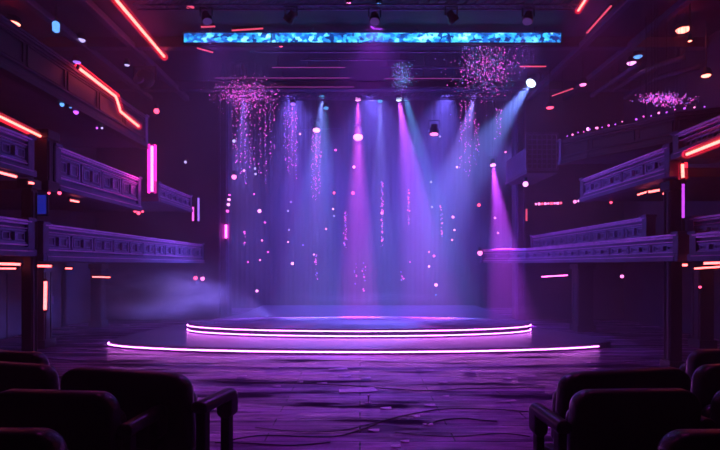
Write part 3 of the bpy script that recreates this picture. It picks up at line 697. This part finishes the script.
# pink light bars on the left stage wall
for i, (px, y0, y1, m) in enumerate(((193, 207, 221, 'bead'), (198.5, 198, 221, 'beadv'), (526.5, 209, 221, 'amber'))):
    rt = thing('wall_light', ['short pink upright wall light left of the stage', 'taller dim violet upright wall light left of the stage', 'pink upright wall light right of the stage'][i], 'wall light', P(px, y1, 21.8))
    MB().tube([P(px, y0, 21.75), P(px, y1, 21.75)], .04, 8).build('tube', TINY[m], rt); a, b = P(px, y0 - 1, 21.84), P(px, y1 + 1, 21.84); MB().bar(a, b, .14, .06).build('housing', M['black'], rt)

# ------------------------------------------------------------------ bulbs on wires over the stage
bulbs = [(259.5, 211, 'lensp', 3.4), (288, 211, 'white', 1.8), (255, 168.5, 'white', 2.2), (255.5, 174, 'white', 2.2), (244, 170.5, 'lensp', 2), (254, 194, 'bead', 1.6), (265, 222.5, 'bead', 1.8), (289, 230, 'white', 1.4),
    (288, 242, 'lensp', 1.6), (262, 240.5, 'pink', 1.8), (260, 260, 'pink', 1.8), (268, 252, 'bead', 1.6), (248, 262, 'bead', 1.6), (292.5, 263.5, 'lensp', 2.8), (326, 229, 'pink', 1.8), (333, 209, 'lensp', 1.8),
    (334, 216, 'white', 1.6), (334, 193, 'red', 2.4), (353, 193, 'red', 3), (354, 167, 'lensp', 2.6), (314, 254.5, 'lensp', 1.5), (315.5, 262, 'bead', 1.8), (431, 182, 'white', 1.9), (432, 207, 'white', 2),
    (453, 217, 'pink', 2.4), (454.5, 230, 'lensp', 1.7), (452, 240, 'pink', 1.8), (429, 252, 'pink', 1.5), (434, 256, 'bead', 2.2), (429, 266.5, 'lensp', 2), (436, 285, 'lensp', 3), (457, 167, 'lensp', 2),
    (479, 205, 'red', 3), (257, 291, 'lensp', 2.6), (436, 295, 'beadb', 1.6), (495, 218, 'lensp', 1.8), (498, 233, 'lensp', 1.7), (382, 213, 'pink', 2.6), (440, 136.5, 'white', 1.6), (335.5, 150, 'bead', 2.2),
    (300, 134, 'lensp', 1.8), (410, 262, 'bead', 1.4), (291, 202, 'beadv', 1.8), (303, 245, 'beadv', 1.6)]
nb = {'left': [], 'middle': [], 'right': []}
for b in bulbs: nb['left' if b[0] < 300 else 'middle' if b[0] < 420 else 'right'].append(b)
for side, lst in nb.items():
    lst.sort(key=lambda b: b[0])
    for i, (px, py, m, s) in enumerate(lst):
        Y = 25.8 + (i % 3) * .6; p = P(px, py, Y); r = s * .54 / F * Y
        colr = {'lensp': 'pale', 'white': 'white', 'pink': 'pink', 'red': 'deep pink', 'bead': 'magenta', 'beadv': 'violet', 'beadb': 'blue'}[m]
        rt = thing('hanging_bulb', '%s hanging bulb, %s over the %s of the stage' % (colr, ordinal(i, len(lst)), side), 'bulb', p, 'bulbs hanging over the stage')
        MB().ball(p, r, 8, 1.0).build('bulb', TINY[m], rt, smooth=True)
        MB().tube([p + Vector((0, 0, r * .8)), Vector((p.x, p.y, 11.6))], .004, 4).build('wire', M['wire'], rt)

# ------------------------------------------------------------------ sparkling strands
strands = []
for px, y0, y1, k in ((232, 88, 150, .5), (236.5, 86, 165, .8), (241, 84, 178, 1), (245.5, 88, 190, .9), (250, 90, 180, .7), (254.5, 90, 168, .6), (259.5, 92, 176, .8), (265.5, 92, 184, 1), (270.5, 96, 160, .7), (274, 100, 150, .6),
                      (285, 108, 160, .9), (288.5, 107, 176, 1), (292, 107, 168, 1), (296, 110, 180, 1), (312.5, 131, 198, 1), (316, 132, 200, 1), (319.5, 131, 194, 1),
                      (461, 98, 168, .5), (465.5, 92, 172, .7), (469.5, 95, 176, .7), (475, 112, 165, .5), (478, 122, 160, .6), (497, 107, 140, .8), (500, 108, 138, .8),
                      (345.5, 212, 251, .9), (382.2, 182, 247, 1), (408.5, 190, 226, .8), (441.5, 206, 237, .7), (244, 232, 252, .5), (316.5, 254, 280, .6), (356, 263, 288, .5), (364, 263, 291, .5), (402, 272, 292, .6)):
    strands.append((px, y0, y1, k))
strands.sort()
hi = [s for s in strands if s[1] < 180]; lo_ = [s for s in strands if s[1] >= 180]
for grp, lst, what in (('hi', hi, 'high sparkling bead strand'), ('lo', lo_, 'low thin glowing bead strand')):
    n = len(lst)
    for i, (px, y0, y1, k) in enumerate(lst):
        Y = R.uniform(24.3, 25.6); a, b = P(px, y0, Y), P(px, y1, Y)
        nm = ORD[i] + ' from the left' if i < 20 else ['fourth', 'third', 'second', 'first'][max(0, 3 - (n - 1 - i))] + ' from the right'
        if i >= 20: nm = {0: 'rightmost', 1: 'second from the right', 2: 'third from the right', 3: 'fourth from the right', 4: 'fifth from the right', 5: 'sixth from the right'}[n - 1 - i]
        rt = thing('bead_strand', '%s over the stage, %s' % (what, nm), 'bead strand', a, 'sparkling strands over the stage')
        MB().tube([Vector((a.x, Y, 11.6)), b], .004, 4).build('thread', M['wire'], rt)
        m1, m2 = MB(), MB(); z = a.z
        while z > b.z:
            f = (a.z - z) / (a.z - b.z)
            if R.random() < k * (1 - .35 * f):
                (m1 if R.random() < .62 else m2).gem((a.x + R.gauss(0, .035), Y + R.gauss(0, .035), z), R.uniform(.012, .034) * (1.5 if grp == 'lo' else 1) * (1.25 if R.random() < .12 else 1))
            z -= R.uniform(.035, .085)
        for mm, ma in ((m1, 'bead'), (m2, 'beadv')):
            if mm.v: tag(mm.build('bead', TINY[ma], rt), 'pink beads' if ma == 'bead' else 'violet beads', None, kind='stuff')
# glitter clouds near the ceiling
def glitter(label, cxy, sx, sy, Y, n, mats, rows=None):
    rt = thing('glitter_cloud', label, 'glitter', P(*cxy, Y)); ms = {m: MB() for m in mats}; th = MB()
    for i in range(n):
        px, py = cxy[0] + R.gauss(0, sx), cxy[1] + R.gauss(0, sy)
        if rows and R.random() < .3: py = R.choice(rows) + R.gauss(0, .6)
        p = P(px, py, Y + R.uniform(-.2, .2)); p.z = min(p.z, 9.55)
        ms[R.choice(mats)].gem(p, R.uniform(.006, .019) * (1.6 if R.random() < .05 else 1))
        if i % 7 == 0: th.tube([p, Vector((p.x, p.y, CZ - .02))], .003, 3)
    for m, b in ms.items():
        if b.v: tag(b.build('bead', TINY[m], rt), {'bead': 'pink beads', 'beadv': 'violet beads', 'beadb': 'blue beads', 'lensp': 'bright beads'}[m], None, kind='stuff')
    th.build('thread', M['wire'], rt)
glitter('pink and violet glitter cloud hung under the right of the blue screen', (486, 68), 15, 14, 16.4, 900, ['bead', 'beadv', 'bead', 'beadb'])
glitter('pink glitter cloud crowning the strands on the left', (246, 94), 15, 8, 18.8, 800, ['bead', 'beadv', 'bead'], [86, 91, 95.5, 99])
glitter('blue glitter burst at the head of the blue beam', (402, 76), 5, 7, 17.8, 360, ['beadb', 'beadb', 'beadv'])
glitter('violet glitter patch on the right top gallery', (665, 99), 12, 3.2, 14.6, 420, ['bead', 'beadv'])

# ------------------------------------------------------------------ seats
def rounded(w, h, rt, rb, n=8):
    pts = []
    for cx, cz, r, t0 in ((w / 2 - rt, h - rt, rt, 0), (-w / 2 + rt, h - rt, rt, PI / 2), (-w / 2 + rb, rb, rb, PI), (w / 2 - rb, rb, rb, 3 * PI / 2)):
        for i in range(n + 1):
            t = t0 + PI / 2 * i / n; pts.append((cx + r * math.cos(t), cz + r * math.sin(t)))
    return pts
def pad(outline, y0, y1, z, lean=0.0, crown=0.0, inset=.025):
    """upholstered slab: the outline in x,z between y0 and y1 with softened rims"""
    vs, fs = [], []; n = len(outline)
    cx = 0; cz = sum(p[1] for p in outline) / n; H = max(p[1] for p in outline)
    for y, s in ((y0, 1 - 3 * inset), (y0 + .012, 1 - inset), (y0 + .04, 1), (y1 - .04, 1), (y1 - .012, 1 - inset), (y1, 1 - 3 * inset)):
        for x, zz in outline:
            X, Z = cx + (x - cx) * (1 - (1 - s) * .5), cz + (zz - cz) * s
            vs.append((X, y - lean * Z, z + Z - crown * (X * X)))
    k = 6
    for i in range(k - 1):
        for j in range(n):
            j2 = (j + 1) % n; fs.append((i * n + j, i * n + j2, (i + 1) * n + j2, (i + 1) * n + j))
    fs.append(tuple(reversed(range(n)))); fs.append(tuple((k - 1) * n + j for j in range(n)))
    return vs, fs
def make_seat():
    t = thing('theater_seat', '', 'seat', (0, 0, 0), 'audience seats on the risers')
    W = .86
    MB().add(*pad(rounded(W, .62, .12, .05), -.07, .07, .345, .10, .02)).build('backrest', M['seat'], t, smooth=True)
    MB().add(*pad(rounded(W - .1, .46, .08, .06), .08, .20, .34, .06)).build('seat_cushion', M['seat'], t, smooth=True)
    for s in (1, -1):
        x = s * (W / 2 + .05)
        o = MB()
        vs, fs = pad(rounded(.10, .09, .04, .03), -.04, .43, .66, 0); o.add([(vx + x, vy, vz) for vx, vy, vz in vs], fs)
        vs, fs = pad(rounded(.10, .24, .05, .05), .33, .45, .51, 0); o.add([(vx + x, vy, vz) for vx, vy, vz in vs], fs)
        ar = o.build('armrest', M['seat'], t, smooth=True); ar['side'] = s
        for y, h in ((.02, .66), (.38, .56)):
            lg = MB().box((x, y, h / 2), (.06, .08, h)).box((x, y, .02), (.08, .14, .04)).build('leg', M['seatm'], t, bevel=.01); lg['side'] = s
    MB().box((0, .14, .29), (W, .16, .07)).build('seat_frame', M['seatm'], t, bevel=.01)
    return t
proto = make_seat()
def copy_thing(o):
    c = o.copy(); COL.objects.link(c)
    for ch in o.children:
        d = ch.copy(); COL.objects.link(d); d.parent = c
    return c
W = .86
spots = [  # x of the aisle-side edge, y, width factor, turn, armrest sides kept, label
    (-1.29, 3.88, 1.36, -15, (1,), 'wide black seat at the aisle end of the second left row'),
    (-2.54, 4.22, 1.2, -15, (1,), 'wide black seat second from aisle, second left row'),
    (-1.60, 3.34, 1.0, -6, (1,), 'black seat at the aisle end of the third left row, low purple rim'),
    (-2.58, 3.44, 1.0, -6, (), 'black seat cut by the left frame edge in the third left row'),
    (-1.52, 2.60, 1.0, 0, (), 'nearest black seat at the bottom left corner with rounded shoulder'),
    (-3.02, 4.86, 1.0, -8, (), 'farthest black seat on the left, rounded top at the frame edge'),
    (1.54, 3.92, 1.36, 13, (), 'wide black seat at the aisle end of the second right row'),
    (2.80, 4.22, 1.2, 13, (), 'wide black seat second from the aisle in the second right row'),
    (1.42, 3.40, 1.0, 3, (-1,), 'black seat at the aisle end of the third right row, armrest jutting left'),
    (2.42, 3.45, 1.0, 3, (-1,), 'black seat cut by the right frame edge in the third right row'),
    (1.53, 2.58, 1.0, 0, (), 'nearest black seat at the bottom right corner'),
    (3.24, 4.96, 1.0, 8, (), 'farthest black seat on the right at the frame edge'),
]
made = []
for x, y, k, a, keep, lb in spots:
    o = copy_thing(proto)
    sx = 1 if x > 0 else -1
    o.location = (x + sx * k * W / 2 * math.cos(math.radians(a)), y + k * W / 2 * abs(math.sin(math.radians(a))), .601); o.rotation_euler = (0, 0, math.radians(a)); o.scale = (k, 1, 1)
    o['label'] = lb
    for ch in list(o.children):
        if 'side' in ch.keys():
            if ch['side'] not in keep: bpy.data.objects.remove(ch)
for ch in list(proto.children): bpy.data.objects.remove(ch)
bpy.data.objects.remove(proto)

# ------------------------------------------------------------------ things on the floor
def ground(px, py, z=0.0): return P(px, py, F * (EYE - z) / (py - HY))
scr = [(338, 369, .34, .1), (345, 376, .2, .08), (358, 390, .55, .22), (374, 430, .12, .06), (396, 446, .1, .06), (242, 376, .16, .07), (430, 405, .14, .07), (446, 396, .09, .05), (428, 424, .12, .06), (507, 378, .12, .06),
       (527, 376, .3, .05), (470, 372, .22, .05), (425, 370, .3, .06), (272, 368, .24, .05), (300, 382, .1, .05), (277, 386, .12, .05), (386, 408, .14, .07), (416, 416, .1, .05), (506, 401, .3, .04), (588, 362.5, .1, .05),
       (590, 331, .14, .06), (405, 441, .09, .05), (322, 383, .16, .05), (366, 378, .16, .07), (443, 382, .14, .05)]
scr = [s for s in scr if s[1] > 352]; near = sorted([s for s in scr if s[1] > 388]); far = sorted([s for s in scr if s[1] <= 388])
for lst, nm in ((near, 'near seats'), (far, 'before the stage')):
    for i, (px, py, l, w_) in enumerate(lst):
        l, w_ = l * 1.35, w_ * 1.35; p = ground(px, py, .01); a_ = R.uniform(-.25, .25); c, s = math.cos(a_), math.sin(a_)
        mb = MB(); top = []; 
        for u, v in ((-.5, -.5), (.1, -.55), (.5, -.4), (.45, .5), (-.1, .45), (-.48, .4)):
            x, y = u * l, v * w_; top.append((p.x + x * c - y * s, p.y + x * s + y * c))
        mb.prism(top, .003, .010)
        mb.v = [Vector((q.x, q.y, q.z + (.012 if k % 3 == 0 else 0))) for k, q in enumerate(mb.v)]
        tag(mb.build('foil_scrap', M['foil']), 'shiny pink foil scrap on the floor %s, %s' % (nm, ordinal(i, len(lst))), 'scrap', 'foil scraps on the floor')
reflection_strips = [(80, 110, 324, 325), (30, 72, 330.5, 331.5), (10, 36, 336, 338), (58, 75, 327.5, 328), (30, 62, 335.5, 336.5), (88, 128, 350, 350.5), (123, 130, 325, 325.4), (620, 652, 333, 333.6), (618, 640, 324, 324.6),
          (670, 698, 334.5, 335), (660, 704, 338, 339.5), (575, 600, 320, 321), (680, 706, 344.5, 344), (640, 660, 327, 327.2)]
reflection_strips.sort()  # added strips in place of glossy reflections on the floor
for i, (a_, b_, y0, y1) in enumerate(reflection_strips):
    p, q = ground(a_, y0), ground(b_, y1)
    side = 'left' if a_ < 300 else 'right'; lst = [s for s in reflection_strips if (s[0] < 300) == (a_ < 300)]; j = lst.index((a_, b_, y0, y1))
    mb = MB(); nn = 10
    for k in range(nn):
        u, v = p.lerp(q, k / nn), p.lerp(q, (k + 1) / nn); oy = lambda t: Vector((0, .05 * math.sin(t * 4.1 + i), .012 + .006 * math.sin(t * 6 + i)))
        mb.bar(u + oy(k / nn * 3), v + oy((k + 1) / nn * 3), .07, .006)
    tag(mb.build('reflection_strip', M['foil']), 'added strip standing in for a reflection on the %s floor, %s' % (side, ordinal(j, len(lst))), 'reflection strip', 'reflection strips on the floor')
def cable(label, pp, r=.009):
    q = [ground(a_, b_) + Vector((0, 0, r + .002)) for a_, b_ in pp]; sm = []
    for i in range(len(q) - 1):
        p0, p1, p2, p3 = q[max(0, i - 1)], q[i], q[i + 1], q[min(len(q) - 1, i + 2)]
        for k in range(8):
            t = k / 8; sm.append(.5 * ((2 * p1) + (p2 - p0) * t + (2 * p0 - 5 * p1 + 4 * p2 - p3) * t * t + (3 * p1 - p0 - 3 * p2 + p3) * t ** 3))
    sm.append(q[-1])
    tag(MB().tube(sm, r, 6).build('cable', M['cable'], smooth=True), label, 'cable')
cable('black cable curving across the floor between the seat blocks', [(228, 441), (262, 436), (300, 437), (335, 437), (362, 430), (385, 421), (420, 413), (452, 409), (498, 410), (536, 413)])
cable('short black cable with a loose end right of centre', [(427, 425), (440, 421), (462, 419), (482, 421), (497, 422)], .011)
cable('thin black cable along the floor near the left seats', [(215, 443), (250, 444), (290, 446), (330, 443)], .008)
cable('thin looping black cable near the middle of the floor', [(255, 428), (300, 432), (340, 431), (372, 424), (398, 417)], .007)
cable('thin black cable running toward the right seats', [(395, 433), (450, 437), (500, 434), (530, 437)], .007)
cable('thin black cable across the floor before the stage', [(200, 381), (260, 383), (330, 385), (420, 391), (470, 389), (545, 388)], .010)
# small plug end standing on the floor
pl_ = thing('floor_hook', 'tiny bright upright fitting on the floor near centre', 'fitting', ground(368.5, 403))
g = ground(368.5, 403); MB().lathe([(.04, .0), (.04, .01), (.012, .02), (.012, .11), (.02, .12), (.02, .14)], 10, Matrix.Translation(g)).build('stem', M['foil'], pl_)
MB().bar(g + Vector((-.06, 0, .008)), g + Vector((.05, 0, .008)), .03, .012).build('base', M['foil'], pl_)
# ------------------------------------------------------------------ haze and smoke
hz = MB().box((0, 12, 5.9), (2 * WX + 3, 36, 13.5)).build('haze', haze_mat('stage_haze', (.93, .93, 1), .024))
tag(hz, 'thin stage haze filling the hall and catching the beams', 'haze', kind='stuff')
def smoke(label, c, s, dens, nz):
    bm = bmesh.new(); bmesh.ops.create_icosphere(bm, subdivisions=4, radius=1.0)
    me = bpy.data.meshes.new('smoke'); bm.to_mesh(me); bm.free(); o = bpy.data.objects.new('smoke', me); COL.objects.link(o)
    me.materials.append(haze_mat('smoke', (.9, .88, 1), dens, 0, nz)); o.location = c; o.scale = s
    tag(o, label, 'smoke', kind='stuff')
smoke('bluish smoke bank drifting beside the stage under the left balcony', P(155, 294, 18.3), (3.0, 1.6, 1.12), 5.0, 1.9)
smoke('small smoke puff at the right end of the disc', P(522, 310, 21.0), (1.1, .6, .3), .8, 1.8)
smoke('low smoke lying on the back of the stage', Vector((.4, 25.4, .74)), (5.2, 1.6, .5), .35, 2.4)

# ------------------------------------------------------------------ look
wd = bpy.data.worlds.new('world'); S.world = wd; wd.use_nodes = True
wd.node_tree.nodes['Background'].inputs[0].default_value = (.02, .01, .05, 1); wd.node_tree.nodes['Background'].inputs[1].default_value = 0.0
S.view_settings.view_transform = 'Standard'; S.view_settings.look = 'None'; S.view_settings.gamma = 1; S.view_settings.use_curve_mapping = False
S.view_settings.exposure = 0.0
